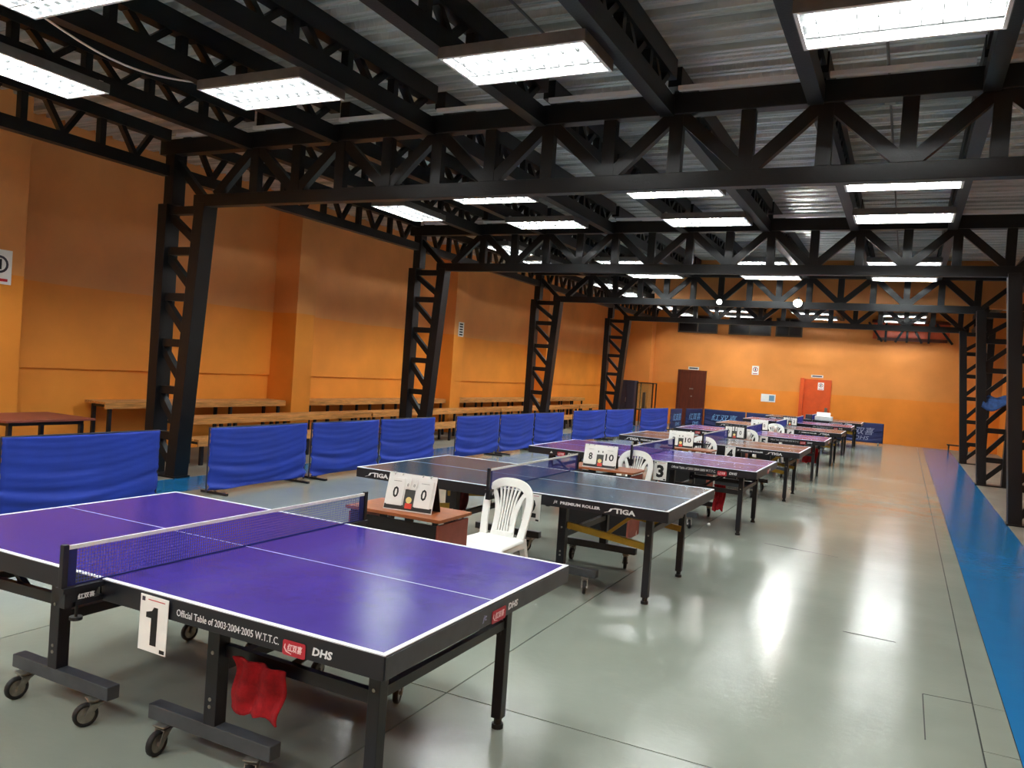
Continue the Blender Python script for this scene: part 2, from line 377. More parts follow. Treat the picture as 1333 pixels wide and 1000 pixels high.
# lattice joists (purlins) lengthwise, one per bay and line
def joist(x, y0, y1, label, girder=False):
    if girder: name, zb, zt, ch, top, w, grp, cat = 'eaves_girder', 3.83, 4.27, .14, .14, .12, 'eaves girders along the columns', 'girder'
    else: name, zb, zt, ch, top, w, grp, cat = 'roof_joist', 4.11, 4.44, .17, .18, .125, 'lengthwise lattice joists under the roof deck', 'roof joist'
    t = thing(name, (x, y0, 0), label=label, cat=cat, group=grp)
    Lh = y1 - y0; e = .08 if not girder else .14
    MB().b2((-w / 2, e, zb), (w / 2, Lh - e, zb + ch)).obj('bottom_chord', 'steel', t)
    MB().b2((-w / 2, e, zt), (w / 2, Lh - e, zt + top)).obj('top_chord', 'steel', t)
    h0, h1 = zb + ch - .01, zt + .01; n = max(4, int(round(Lh / (.97 if girder else .725)))); st = (Lh - 2 * e) / n
    vm = MB().box((0, 0, (h0 + h1) / 2), (.08, .075, h1 - h0)).me('web_post', 'steel')
    dm = {q: MB().bar((0, 0, h0), (0, q * .21, h1), .055, .07, (1, 0, 0)).me('web_diagonal', 'steel') for q in (-1, 1)}
    for k in range(n):
        yc = e + (k + .5) * st
        for q in (-1, 1): link('web_diagonal', dm[q], t, loc=(0, yc, 0))
        if k: link('web_post', vm, t, loc=(0, e + k * st, 0))
BAYS = [(YF, TY[0], 'behind the camera'), (TY[0], TY[1], 'over the nearest table'), (TY[1], TY[2], 'between the first and second trusses'), (TY[2], TY[3], 'between the second and third trusses'), (TY[3], TY[4], 'between the third and fourth trusses'), (TY[4], YB, 'over the last tables')]
ORD = ['first', 'second', 'third', 'fourth', 'fifth', 'sixth', 'seventh']
for bi, (a, b, where) in enumerate(BAYS):
    if bi == 0: continue
    for k in range(7):
        joist(.43 - 1.287 * k, a, b, 'black lattice roof joist, %s from the right, %s' % (ORD[k], where))
    joist(-8.62, a, b, 'long eaves girder along the left columns, %s' % where, True)
    if bi > 1: joist(1.82, a, b, 'long eaves girder along the right columns, %s' % where, True)

# ------------------------------------------------------------------ light fittings
LZ = 4.03
def make_lamp():
    t = thing('ceiling_light', cat='ceiling light')
    W, D, H = 1.2, .6, .085
    b = MB(); b.b2((-W / 2, -D / 2, H - .006), (W / 2, D / 2, H))
    for s in (-1, 1):
        b.b2((-W / 2, s * D / 2 - .004, 0), (W / 2, s * D / 2 + .004, H)); b.b2((s * W / 2 - .004, -D / 2, 0), (s * W / 2 + .004, D / 2, H))
    b.obj('housing', 'lamp_grey', t)
    MB().b2((-W / 2 + .01, -D / 2 + .01, H - .014), (W / 2 - .01, D / 2 - .01, H - .008)).obj('reflector', 'lamp_inner', t)
    r = MB()
    for s in (-1, 1):
        r.b2((-W / 2 + .004, s * (D / 2 - .014) - .012, -.002), (W / 2 - .004, s * (D / 2 - .014) + .012, .012))
        r.b2((s * (W / 2 - .014) - .012, -D / 2, -.002), (s * (W / 2 - .014) + .012, D / 2, .012))
    r.obj('rim', 'lamp_white', t)
    tm = MB().cyl((-.56, 0, 0), (.56, 0, 0), .013, 6).me('fluorescent_tube', 'tube')
    for y in (-.19, 0, .19): link('fluorescent_tube', tm, t, loc=(0, y, .052))
    cm = MB().bar((0, -D / 2 + .03, .013), (0, D / 2 - .03, .016), .004, .030, (0, 0, 1)).me('louvre_blade', 'lamp_mirror')
    for k in range(1, 10): link('louvre_blade', cm, t, loc=(-W / 2 + k * W / 10, 0, 0))
    lm = MB().bar((-W / 2 + .03, 0, .013), (W / 2 - .03, 0, .016), .012, .030, (0, 0, 1)).me('louvre_rail', 'lamp_mirror')
    for y in (-.1, .1): link('louvre_rail', lm, t, loc=(0, y, 0))
    hm = MB().b2((-.02, -.02, H), (.02, .02, H + .035)).me('hanger', 'galv')
    for x in (-.57, .57):
        for y in (-.2, .2): link('hanger', hm, t, loc=(x, y, 0))
    return t
lamp0 = make_lamp(); used = [0]
def lamp(x, y, rot, label):
    t = lamp0 if not used[0] else copy_tree(lamp0)
    used[0] = 1; t.location = (x, y, LZ); t.rotation_euler = (0, 0, rot); t['label'] = label; t['group'] = 'louvred ceiling lights'
COLS = [(-.2, 'right-hand'), (-2.79, 'middle'), (-5.36, 'left-hand')]
ROWS = [(-2.4, 'two rows behind the camera'), (-.4, 'one row behind the camera'), (3.4, 'row nearest overhead, before the first truss'), (5.5, 'row just before the first truss'), (9.78, 'row just beyond the first truss'), (11.72, 'row just before the second truss'),  # rows behind the camera are added out of view, lighting the foreground
        (15.85, 'row just beyond the second truss'), (17.9, 'row just before the third truss'), (21.0, 'row behind the upper orange wall'), (23.0, 'row just before the last truss'), (26.4, 'row just beyond the last truss'), (28.4, 'row closest to the back wall')]
for y, rw in ROWS:
    for x, cn in COLS: lamp(x, y, 0, 'white louvred ceiling light, %s one in the %s' % (cn, rw))
for x, y, l in ((-9.6, 3.1, 'added over the near aisle to light the left wall'), (-9.6, 1.0, 'added over the aisle farther back to light the left wall'), (-7.25, 2.6, 'added beside the camera to light the left wall'), (-7.3, 14.2, 'added past the second left column to light the wall'), (-7.3, 20.0, 'added past the third left column to light the wall'), (-7.3, 25.9, 'added past the last left column to light the wall'), (-7.3, 28.3, 'added in the far left corner to light the wall'), (-7.25, 4.45, 'over the left side of the nearest table'), (-7.25, 10.6, 'beside the second left column'), (-7.4, 16.15, 'between the second and third left columns'), (-7.3, 22.0, 'near the last left column'), (-7.3, -1.3, 'behind the camera at left')):  # lengthwise lamps, some of them added only to brighten the left wall
    lamp(x, y, PI / 2, 'louvred ceiling light turned lengthwise, ' + l)
for x, z, l in ((-3.98, 3.56, 'smaller, dimmer'), (-2.27, 3.58, 'larger, brighter')):
    t = thing('spotlight', (x, 18.5, z), label='round white floodlight on the third truss, the %s of the two' % l, cat='floodlight', group='two floodlights on the third truss')
    r = .055 if 'small' in l else .085
    MB().cyl((0, .1, 0), (0, 0, -.02), r * .6, 16, r2=r + .01).obj('reflector_bowl', 'galv', t, smooth=True)
    MB().cyl((0, -.005, -.021), (0, -.012, -.021), r, 20).obj('lamp_glass', 'spot_dim' if 'small' in l else 'spot', t)
    MB().box((0, .1, .06), (.03, .05, .12)).obj('bracket', 'steel', t)

# conduits and the loose cable
MB().tube([(-.33, 1.6, 4.5), (-.33, 7.0, 4.5), (-.33, 12.8, 4.5), (-.33, 18.4, 4.5)], .012).obj('conduit', 'conduit', label='thin conduit run under the deck above the right-hand ceiling lights', cat='conduit')
MB().tube([(-2.93, 1.6, 4.52), (-2.93, 7.0, 4.52)], .012).obj('conduit', 'conduit', label='thin conduit run under the deck above the near middle ceiling light', cat='conduit')
for y, l in ((8.3, 'nearer'), (11.0, 'farther')):
    MB().box((-.33, y, 4.47), (.1, .1, .06)).obj('junction_box', 'conduit', label='small grey junction box on the right-hand conduit, the %s one' % l, cat='junction box', bevel=.004)
pts = [(-6.05, 3.7 + t * 1.65, 4.14 - .13 * math.sin(PI * min(1, t * 1.02)) + .0 * t) for t in [i / 12 for i in range(13)]]
MB().tube(pts, .009).obj('power_cable', 'white_plastic', label='slack white cable hanging between the two near left ceiling lights', cat='cable')

# ------------------------------------------------------------------ ping pong tables
def caster_parts(t, x, y, ang, wheel_me, tyre_me, fork_me):
    c = link('caster', fork_me, t, loc=(x, y, 0), rot=(0, 0, ang))
    link('tyre', tyre_me, c); link('wheel_hub', wheel_me, c)
def caster_meshes():
    f = MB(); f.box((0, 0, .118), (.07, .06, .006)).cyl((0, 0, .1), (0, 0, .118), .018, 10)
    for s in (-1, 1):
        f.add([(-.024, s * .02, .104), (.024, s * .02, .104), (.05, s * .02, .045), (.03, s * .02, .04), (-.024, s * .024, .104), (.024, s * .024, .104), (.05, s * .024, .045), (.03, s * .024, .04)],
              [(0, 1, 2, 3), (7, 6, 5, 4), (0, 4, 5, 1), (1, 5, 6, 2), (2, 6, 7, 3), (3, 7, 4, 0)])
    f.box((0, 0, .101), (.05, .048, .006)); f.box((-.035, 0, .1), (.04, .03, .006), ry=.5)
    ty = MB(); n = 20; prof = [(.037, -.012), (.046, -.014), (.052, -.008), (.052, .008), (.046, .014), (.037, .012)]
    vs = [(.038 + r * math.cos(2 * PI * i / n), y, .052 + r * math.sin(2 * PI * i / n)) for i in range(n) for r, y in prof]
    k = len(prof); ty.add(vs, [(i * k + j, i * k + (j + 1) % k, ((i + 1) % n) * k + (j + 1) % k, ((i + 1) % n) * k + j) for i in range(n) for j in range(k)])
    hb = MB().cyl((.038, -.009, .052), (.038, .009, .052), .038, 16).cyl((.038, -.026, .052), (.038, .026, .052), .009, 8)
    return hb.me('wheel_hub', 'zinc'), ty.me('tyre', 'rubber', True), f.me('caster', 'zinc')
CAST = caster_meshes()
def logo_badge(t, x, z, y, rot, w=.105, h=.05, side=None):
    """red badge with three white characters and a swoosh"""
    loc = (x, y, z) if side is None else (side, x, z)
    bm = MB(); n = 6; pts = []
    for cx, cz, a0 in ((w / 2 - .008, h / 2 - .008, 0), (-w / 2 + .008, h / 2 - .008, 90), (-w / 2 + .008, -h / 2 + .008, 180), (w / 2 - .008, -h / 2 + .008, 270)):
        for i in range(4):
            a = math.radians(a0 + 30 * i); pts.append((cx + .008 * math.cos(a), cz + .008 * math.sin(a)))
    k = len(pts)
    bm.add([(p[0], p[1], 0) for p in pts] + [(p[0], p[1], .0015) for p in pts], [tuple(range(k))[::-1], tuple(range(k, 2 * k))] + [(i, (i + 1) % k, k + (i + 1) % k, k + i) for i in range(k)])
    b = bm.obj('logo_badge', 'logo_red', t, loc=loc); b.rotation_euler = rot
    text('lettering', '红双喜', h * .52, w * .66, (w * .04, h * .04, .002), (0, 0, 0), 'logo_white', b, bold=.02, shear=.2)
    sw = MB().strip([(-w * .40, h * .22, 0), (-w * .44, -h * .02, 0), (-w * .34, -h * .28, 0), (-w * .1, -h * .38, 0)], [(-w * .37, h * .24, 0), (-w * .39, -h * .02, 0), (-w * .31, -h * .22, 0), (-w * .1, -h * .35, 0)], .001, (0, 0, 1))
    sw.obj('swoosh', 'logo_white', b, loc=(0, 0, .002))
def make_table(kind):
    dhs = kind == 'purple'
    t = thing('ping_pong_table', cat='ping pong table', group='ping pong tables in one long row')
    L2, W2 = 1.37, .7625; top = 'purple_top' if dhs else 'blue_top'
    for s in (-1, 1):
        x0, x1 = (-L2, -.003) if s < 0 else (.003, L2)
        tp = MB().b2((x0 + (.02 if s < 0 else 0), -W2 + .02, .735), (x1 - (.02 if s > 0 else 0), W2 - .02, .7595)).obj('tabletop', top, t, bevel=.002)
        l = MB(); z0, z1 = .7596, .7603
        l.b2((x0, -W2, .757), (x1, -W2 + .02, z1)).b2((x0, W2 - .02, .757), (x1, W2, z1))
        xe = x0 if s < 0 else x1
        l.b2((min(xe, xe - s * .02), -W2 + .02, .757), (max(xe, xe - s * .02), W2 - .02, z1)).b2((x0 + (.02 if s < 0 else 0), -.0018, z0), (x1 - (.02 if s > 0 else 0), .0018, z1))
        l.obj('court_lines', 'white_line', tp)
        a = MB(); zt = .757; zb = .676
        a.b2((x0, -W2 - .003, zb), (x1, -W2 + .02, zt)).b2((x0, W2 - .02, zb), (x1, W2 + .003, zt))
        a.b2((min(xe, xe - s * .02), -W2 + .02, zb), (max(xe, xe - s * .02), W2 - .02, zt))
        a.obj('apron', 'apron_black', t, bevel=.002)
        e = MB().b2((min(xe - s * .001, xe + s * .004), -W2 + .004, zb + .002), (max(xe - s * .001, xe + s * .004), W2 - .004, zt - .004)).obj('end_trim', 'table_grey', t, bevel=.001)
        # legs and their cross tube
        for q in (-1, 1):
            lx, ly = s * (L2 - .2), q * .5
            MB().box((lx, ly, .385), (.052, .052, .67)).obj('leg', 'apron_black', t, bevel=.003)
            MB().cyl((lx, ly, 0), (lx, ly, .022), .028, 14).cyl((lx, ly, .02), (lx, ly, .07), .019, 10).obj('leg_foot', 'rubber', t)
            # undercarriage: post, foot, side rail, diagonal stay
            px = (-.12 if dhs else -.03) + s * .50; py = q * .5
            MB().box((px, py, .425), (.065, .06, .55)).obj('post', 'apron_black', t, bevel=.003)
            fx = (-.10 if dhs else -.03) + s * .47
            MB().box((fx, py, .155), (.68, .062, .062)).obj('foot_beam', 'table_grey', t, bevel=.004)
            for wx in (-.25, .25): caster_parts(t, fx + wx, py - .02, -PI / 2 + (.35 if wx > 0 else .1) * s, *CAST)
            rm = 'yellow_steel' if not dhs else 'apron_black'
            MB().bar((px, py - q * .02, .485 if dhs else .5), (lx, py - q * .02, .475 if dhs else .42), .03, .05, (0, 0, 1)).obj('side_rail', rm, t)
            MB().bar((px + s * .34, py - q * .05, 0.48 if dhs else .46), (px + s * .62, py - q * .05, .70), .025, .03, (0, 1, 0)).obj('stay', 'apron_black' if dhs else 'yellow_steel', t)
            bl = MB()
            for zz in (.26, .29, .48): bl.cyl((px, py - .033, zz), (px, py - .03, zz), .008, 8)
            bl.cyl((lx, ly - .029, .52), (lx, ly - .026, .52), .007, 8)
            bl.obj('bolt_heads', 'zinc', t)
        MB().box(((-.12 if dhs else -.03) + s * .5, 0, .42), (.04, .95, .045)).obj('cross_tube', 'apron_black', t)
        MB().box(((-.12 if dhs else -.03) + s * .5, 0, .66), (.04, .95, .035)).obj('cross_tube', 'apron_black', t)
        MB().box((s * (L2 - .2), 0, .5 if dhs else .55), (.03, .96, .04)).obj('leg_cross_tube', 'apron_black' if dhs else 'table_grey', t)
        MB().box((s * .9, 0, .71), (.04, 1.4, .04)).obj('cross_tube', 'apron_black', t)
    # net assembly
    nz0, nz1 = .765, .905; ne = W2 + .1525
    nt = MB(); st = .0125; n = int(2 * ne / st)
    for i in range(n + 1):
        y = -ne + i * st; nt.box((0, y, (nz0 + nz1) / 2), (.0016, .0018, nz1 - nz0))
    for j in range(12):
        nt.box((0, 0, nz0 + j * (nz1 - nz0) / 11), (.0016, 2 * ne, .0018))
    netm = nt.obj('net', 'net_blue', t); netm['kind'] = 'stuff'
    MB().b2((-.004, -ne, nz1 - .004), (.004, ne, nz1 + .011)).obj('net_tape', 'net_tape', netm)
    MB().b2((-.003, -ne, nz0 - .006), (.003, ne, nz0 - .001)).obj('net_cord', 'navy', netm)
    for q in (-1, 1):
        y = q * ne
        p_ = MB(); p_.box((0, y + q * .012, .835), (.022, .024, .175)).obj('net_post', 'apron_black', t, bevel=.002)
        MB().box((0, y - q * .02, .835), (.007, .035, .15)).obj('net_sleeve', 'navy', t)
        c = MB(); c.box((0, y - q * .06, .748), (.05, .17, .02)).box((0, y - q * .01, .715), (.035, .045, .07)).box((.0, y - q * .1, .69), (.035, .16, .018))
        c.add([(-.016, y + q * .01, .74), (-.016, y - q * .13, .74), (-.016, y - q * .10, .68), (-.016, y - q * .03, .68), (.016, y + q * .01, .74), (.016, y - q * .13, .74), (.016, y - q * .10, .68), (.016, y - q * .03, .68)],
              [(0, 1, 2, 3), (7, 6, 5, 4), (0, 4, 5, 1), (1, 5, 6, 2), (2, 6, 7, 3), (3, 7, 4, 0)])
        cl = c.obj('net_clamp', 'apron_black', t)
        MB().cyl((0, y - q * .05, .63), (0, y - q * .05, .69), .006, 8).cyl((0, y - q * .05, .622), (0, y - q * .05, .634), .024, 12).obj('clamp_screw', 'rubber', cl)
        if q < 0 and dhs:
            text('lettering', '红双喜', .022, .07, (.019, y + .075, .715), RXE, 'white_ink', cl, bold=.02)
    yf = -W2 - .0035; zc = .712
    if dhs:
        text('lettering', 'Official Table of 2003·2004·2005 W.T.T.C.', .026, .50, (.68, yf, zc), RX, 'white_ink', t, bold=.0)
        logo_badge(t, 1.0, .700, yf - .001, RX, .10, .052)
        text('lettering', 'DHS', .028, .085, (1.12, yf, zc - .001), RX, 'white_ink', t, bold=.03, shear=.15)
        logo_badge(t, .02, .700, 0, RXE, .12, .052, side=1.3755)
        text('lettering', 'DHS', .028, .09, (1.3752, .15, zc), RXE, 'white_ink', t, bold=.03, shear=.15)
        text('lettering', 'jt', .03, .035, (1.3752, -.10, zc), RXE, 'print_pale', t, shear=.2)
        logo_badge(t, -.93, .700, yf - .001, RX, .10, .052)
        text('lettering', 'DHS', .028, .085, (-.80, yf, zc - .001), RX, 'white_ink', t, bold=.03, shear=.15)
        tr = MB().add([(-1.08, yf - .001, zc - .012), (-1.04, yf - .001, zc - .012), (-1.06, yf - .001, zc + .014)], [(0, 1, 2)]).obj('logo_mark', 'white_ink', t)
    else:
        def stiga(x, w_, h_):
            text('lettering', 'TIGA', h_, w_ * .72, (x + w_ * .14, yf, zc), RX, 'white_ink', t, bold=.04)
            MB().strip([(x - w_ / 2 - .02, yf - .0006, zc - h_ / 2 - .004), (x - w_ / 2 + .015, yf - .0006, zc - h_ * .3), (x - w_ / 2 + .03, yf - .0006, zc + h_ * .3), (x - w_ / 2 + .075, yf - .0006, zc + h_ * .52)],
                       [(x - w_ / 2 - .01, yf - .0006, zc - h_ / 2 - .004), (x - w_ / 2 + .032, yf - .0006, zc - h_ * .25), (x - w_ / 2 + .046, yf - .0006, zc + h_ * .22), (x - w_ / 2 + .08, yf - .0006, zc + h_ * .3)], .001).obj('letter_s', 'white_ink', t)
        stiga(1.02, .22, .038); stiga(-1.15, .22, .038)
        text('lettering', 'PREMIUM ROLLER', .022, .32, (.70, yf, zc), RX, 'white_ink', t, bold=.03)
        text('lettering', 'PREMIUM ROLLER', .022, .32, (-.85, yf, zc), RX, 'white_ink', t, bold=.03)
        text('lettering', 'jt', .03, .035, (.50, yf, zc), RX, 'white_ink', t, shear=.2)
    return t
TP = make_table('purple'); TB = make_table('blue')
TAB = [('p', -1.428, 2.117, 'purple ping pong table nearest the camera, bearing card 1', -.0063), ('b', -1.45, 5.59, 'blue-grey ping pong table with yellow rails, bearing card 2', 0),
       ('p', -1.385, 8.95, 'purple ping pong table bearing card 3, a red towel under it', 0), ('b', -1.31, 12.2, 'blue-grey ping pong table bearing card 4, its top reflecting the orange wall', 0),
       ('p', -1.25, 15.45, 'purple ping pong table bearing card 5, fifth in the row', 0), ('b', -1.2, 18.9, 'dark ping pong table bearing card 6, sixth in the row', 0),
       ('p', -1.2, 22.4, 'ping pong table just before the last one in the row', 0), ('b', -1.12, 25.75, 'farthest ping pong table, right before the printed barrier', 0)]
seen = set()
for k, xr, yn, lb, rz in TAB:
    src = TP if k == 'p' else TB
    t = src if k not in seen else copy_tree(src); seen.add(k)
    c, s = math.cos(rz), math.sin(rz)
    t.location = (xr - 1.37 * c - .7625 * s * 1, yn + .7625 * c - 1.37 * s, 0); t.rotation_euler = (0, 0, rz); t['label'] = lb
# number cards hung on the near aprons
def card(n, x, y, big=True):
    t = thing('number_card', (x, y, .645), label='white card with a bold black numeral %s hung on the table edge' % ['one', 'two', 'three', 'four', 'five', 'six'][int(n) - 1], cat='number card', group='table number cards')
    t.rotation_euler = (0, .015, 0)
    MB().box((0, 0, 0), (.15, .002, .212)).obj('card', 'card_white', t)
    if n == '1':
        MB().add([(x_, -.0016, z_) for x_, z_ in ((.022, .066), (.022, -.080), (-.012, -.080), (-.012, .022), (-.040, .022), (-.040, .042), (-.010, .050), (.0, .066))], [(0, 1, 2, 3, 4, 5, 6, 7)]).obj('numeral', 'ink', t)
    else: text('numeral', n, .145, .085, (.0, -.0016, -.004), RX, 'ink', t, bold=.045)
    MB().box((.012, -.0015, .091), (.09, .001, .003)).obj('red_rule', 'red_ink', t)
    MB().box((-.058, -.0015, .09), (.016, .001, .016)).obj('crest', 'dark_grey', t); MB().box((.055, -.0015, -.094), (.026, .001, .014)).obj('corner_block', 'ink', t)
for i, (k, xr, yn, lb, rz) in enumerate(TAB[:6]):
    card(str(i + 1), xr - 1.045 + (-.005 if i == 0 else .06 if i == 3 else -.02), yn - (.006 if i else .006), True)

# towels
def towel(x, y, z0, w_, h_, m, label, side='x', pts=None):
    def fn(u, v):
        a = (u - .5) * w_ * (1 - .05 * math.sin(v * 2.4)); d = .012 * math.sin(u * 15 + v * 2) + .01 * math.sin(v * 8 + u * 4)
        z = -v * h_ * (1 + .05 * math.sin(u * 7) + .02 * math.sin(u * 23 + 1))
        return (a + .01 * math.sin(v * 5), d, z)
    MB().grid(fn, 16, 18).obj('towel', m, smooth=True, solid=.008, loc=(x, y, z0), label=label, cat='towel', group='red towels hung under the tables')
towel(-2.155, 2.335, .50, .27, .205, 'towel_red', 'bright red towel hanging under the nearest table')
towel(-1.85, 9.36, .52, .13, .30, 'towel_red', 'red towel hanging under the table with card 3')
towel(-3.42, 6.05, .66, .16, .3, 'towel_maroon', 'maroon towel hanging under the table with card 2')
towel(-2.05, 12.75, .45, .22, .16, 'towel_maroon', 'dark maroon towel hanging under the table with card 4')
towel(-1.52, 15.2 + .65, .6, .26, .28, 'towel_red', 'red towel hanging at the right end of the table with card 5')

# ------------------------------------------------------------------ umpire desks, scoreboards, chairs
def make_desk():
    t = thing('umpire_desk', cat='desk', group='umpire desks between the tables')
    W, D, H = .75, .42, .70
    MB().b2((0, 0, H - .022), (W, D, H)).obj('desktop', 'wood_top', t, bevel=.002)
    MB().b2((.035, .015, .03), (W - .035, .034, H - .045)).obj('front_panel', 'desk_black', t)
    sp = MB()
    for a, b in ((.03, .09), (.27, .33), (.47, .53), (.68, .72)): sp.b2((a, .02, H - .045), (b, .035, H - .022))
    sp.obj('spacer_strip', 'desk_black', t)
    for x in (.0, W - .05): MB().b2((x + .015, .02, 0), (x + .035, D - .02, H - .04)).obj('side_panel', 'desk_side', t)
    return t
dk0 = make_desk(); du = 0
DESKS = [(-3.35, 4.37, 'nearest, with the 0 0 scoreboard'), (-3.22, 7.99, 'second from the camera, with the 8 10 scoreboard'), (-3.2, 11.55, 'third from the camera, with the 9 10 scoreboard'), (-3.2, 14.6, 'beside the table with card 5, holding a bottle'), (-3.15, 17.9, 'beside the table with card 6'), (-3.1, 21.4, 'farthest from the camera')]
for i, (x, y, l) in enumerate(DESKS):
    t = dk0 if i == 0 else copy_tree(dk0)
    t.location = (x, y, 0); t['label'] = 'brown-topped umpire desk, ' + l
# red and white print on the fronts of the second and third desks
d = [o for o in C.objects if o.name.startswith('umpire_desk')]
d2k, d3k = d[1], d[2]
text('lettering', 'TEAM OF WORK', .02, .3, (.5, .0145, .57), RX, 'red_ink', d2k, bold=.02); MB().box((.5, .0145, .50), (.36, .002, .012)).obj('red_stripe', 'red_ink', d2k)
text('lettering', 'CATA', .035, .12, (.50, .0145, .52), RX, 'white_ink', d3k, bold=.03)
text('lettering', 'CLER', .035, .12, (.64, .0145, .52), RX, 'white_ink', d3k, bold=.03)
for x in (.5, .66): MB().cyl((x, .0148, .59), (x, .0135, .59), .035, 14).obj('red_emblem', 'red_ink', d3k)

def scoreboard(x, y, rz, a, b, label, dark=False, z=.70):
    t = thing('scoreboard', (x, y, z), rz, label=label, cat='scoreboard', group='flip scoreboards on the umpire desks')
    W, H, tl = .36, .25, .28
    R = Matrix.Rotation(-tl, 4, 'X')
    fb = MB().box((0, 0, H / 2), (W, .006, H)).obj('front_board', 'card_white' if not dark else 'desk_black', t, loc=(0, 0, 0)); fb.rotation_euler = (-tl, 0, 0)
    bb = MB().box((0, 0, H / 2), (W, .006, H)).obj('back_board', 'desk_black', t, loc=(0, 2 * H * math.sin(tl), 0)); bb.rotation_euler = (tl, 0, 0)
    MB().box((0, -.004, .022), (W * .98, .003, .03)).obj('black_band', 'desk_black', fb)
    for s, n in ((-1, a), (1, b)):
        pg = MB().box((s * .105, -.007, .125), (.115, .006, .185)).obj('number_page', 'card_white', fb, bevel=.001)
        text('lettering', n, .075, .042 * len(n) + (.006 if len(n) > 1 else 0), (s * .105, -.0106, .12), RX, 'ink', pg, bold=.02)
        MB().box((s * .105, -.0104, .195), (.06, .0006, .002)).obj('name_rule', 'desk_black', pg)
        sm = MB().box((s * .024, -.007, .185), (.03, .004, .075)).obj('set_page', 'card_white', fb)
        text('lettering', '0' if n in '0' else '1', .02, .011, (s * .024, -.0095, .175), RX, 'ink', sm)
        rg = MB()
        for k in (-.03, .03): rg.cyl((s * .105 + k, -.012, H - .012), (s * .105 + k, .004, H + .004), .004, 6)
        rg.obj('binding_ring', 'zinc', fb)
    pc = MB().box((0, -.005, .085), (.075, .002, .12)).obj('picture', 'picture_dark', fb)
    MB().cyl((.0, -.0062, .075), (0, -.0075, .075), .022, 12).obj('picture_patch', 'picture_yellow', pc); MB().box((.004, -.007, .036), (.05, .002, .035)).obj('picture_patch', 'picture_red', pc)
scoreboard(-2.92, 4.47, .10, '0', '0', 'white flip scoreboard showing 0 and 0 on the nearest desk')
scoreboard(-2.88, 8.07, .10, '8', '10', 'white flip scoreboard showing 8 and 10 on the second desk')
scoreboard(-2.92, 11.65, .10, '9', '10', 'white flip scoreboard showing 9 and 10 on the third desk')
scoreboard(-2.72, 14.70, .05, '0', '0', 'dark flip scoreboard with two white pages on the fourth desk', True)
scoreboard(-2.82, 18.05, .05, '1', '0', 'white flip scoreboard on the fifth desk in the row')
scoreboard(-2.62, 21.6, .05, '1', '2', 'dark flip scoreboard with two white pages on the farthest desk', True)

def make_chair():
    t = thing('plastic_chair', cat='chair', group='white plastic chairs beside the umpire desks')
    yb = lambda z: .17 + (z - .42) * .27
    # arch of the back
    n = 26; A = []; B = []
    for i in range(n + 1):
        a = PI * i / n
        def pt(rx, rz, zc):
            cx, sz = math.cos(a), math.sin(a)
            x = -rx * (abs(cx) ** .8) * (1 if cx > 0 else -1); z = zc + rz * (abs(sz) ** .8)
            return (x, yb(z), z)
        A.append(pt(.215, .20, .66)); B.append(pt(.155, .135, .66))
    A = [(-.19, yb(.40), .40), (-.205, yb(.53), .53)] + A + [(.205, yb(.53), .53), (.19, yb(.40), .40)]
    B = [(-.125, yb(.40), .40), (-.145, yb(.53), .53)] + B + [(.145, yb(.53), .53), (.125, yb(.40), .40)]
    MB().strip(A, B, .02, (0, 1, -.27)).obj('back_frame', 'white_plastic', t, smooth=False, bevel=.005)
    # fanned slats
    for k in range(8):
        f = (k - 3.5) / 3.5; P0 = []; P1 = []; wd = .007 if abs(f) < .99 else .019
        for j in range(9):
            v = j / 8; z = .43 + v * .385; x = f * (.073 + .012 * abs(2 * v - .9) ** 2 + .045 * v ** 3.2)
            if abs(f) > .99: z = .43 + v * .36; x += (.028 if f > 0 else -.028) * v ** 4
            P0.append((x - wd, yb(z), z)); P1.append((x + wd, yb(z), z))
        MB().strip(P0, P1, .011, (0, 1, -.27)).obj('back_slat', 'white_plastic', t)
    MB().b2((-.09, .165, .415), (.09, .185, .47)).obj('back_rail', 'white_plastic', t, bevel=.004)
    def seat(u, v):
        x = (u - .5) * (.46 - .06 * v); y = -.24 + v * .44; z = .425 - .018 * math.sin(PI * u) * math.sin(PI * min(1, v * 1.1)) - (.03 * max(0, 1 - v * 7)) ** 1 * 1.0 - .03 * max(0, abs(u - .5) * 2 - .9) * 5
        return (x, y, z)
    MB().grid(seat, 20, 20).obj('seat', 'white_plastic', t, smooth=True, solid=.012)
    MB().b2((-.20, -.238, .365), (.20, -.226, .405)).obj('seat_skirt', 'white_plastic', t)
    for s in (-1, 1):
        MB().bar((s * .205, -.215, .415), (s * .235, -.25, 0), .05, .045, (0, 1, 0), .035, .03).obj('leg', 'white_plastic', t, bevel=.005)
        MB().bar((s * .175, .18, .43), (s * .215, .27, 0), .05, .045, (0, 1, 0), .035, .03).obj('leg', 'white_plastic', t, bevel=.005)
        MB().b2((s * .20 - .006, -.2, .37), (s * .20 + .006, .17, .415)).obj('seat_skirt', 'white_plastic', t)
    return t
ch0 = make_chair()
for i, (x, y, r, l) in enumerate([(-2.67, 5.22, -.06, 'nearest, right of the nearest desk'), (-2.72, 8.56, -.06, 'behind the second desk'), (-2.72, 11.95, -.06, 'behind the third desk'), (-2.62, 15.08, -.1, 'behind the fourth desk'), (-2.6, 18.45, -.1, 'behind the fifth desk')]):
    t = ch0 if i == 0 else copy_tree(ch0)
    t.location = (x, y, 0); t.rotation_euler = (0, 0, r); t['label'] = 'white plastic chair with slatted arched back, ' + l

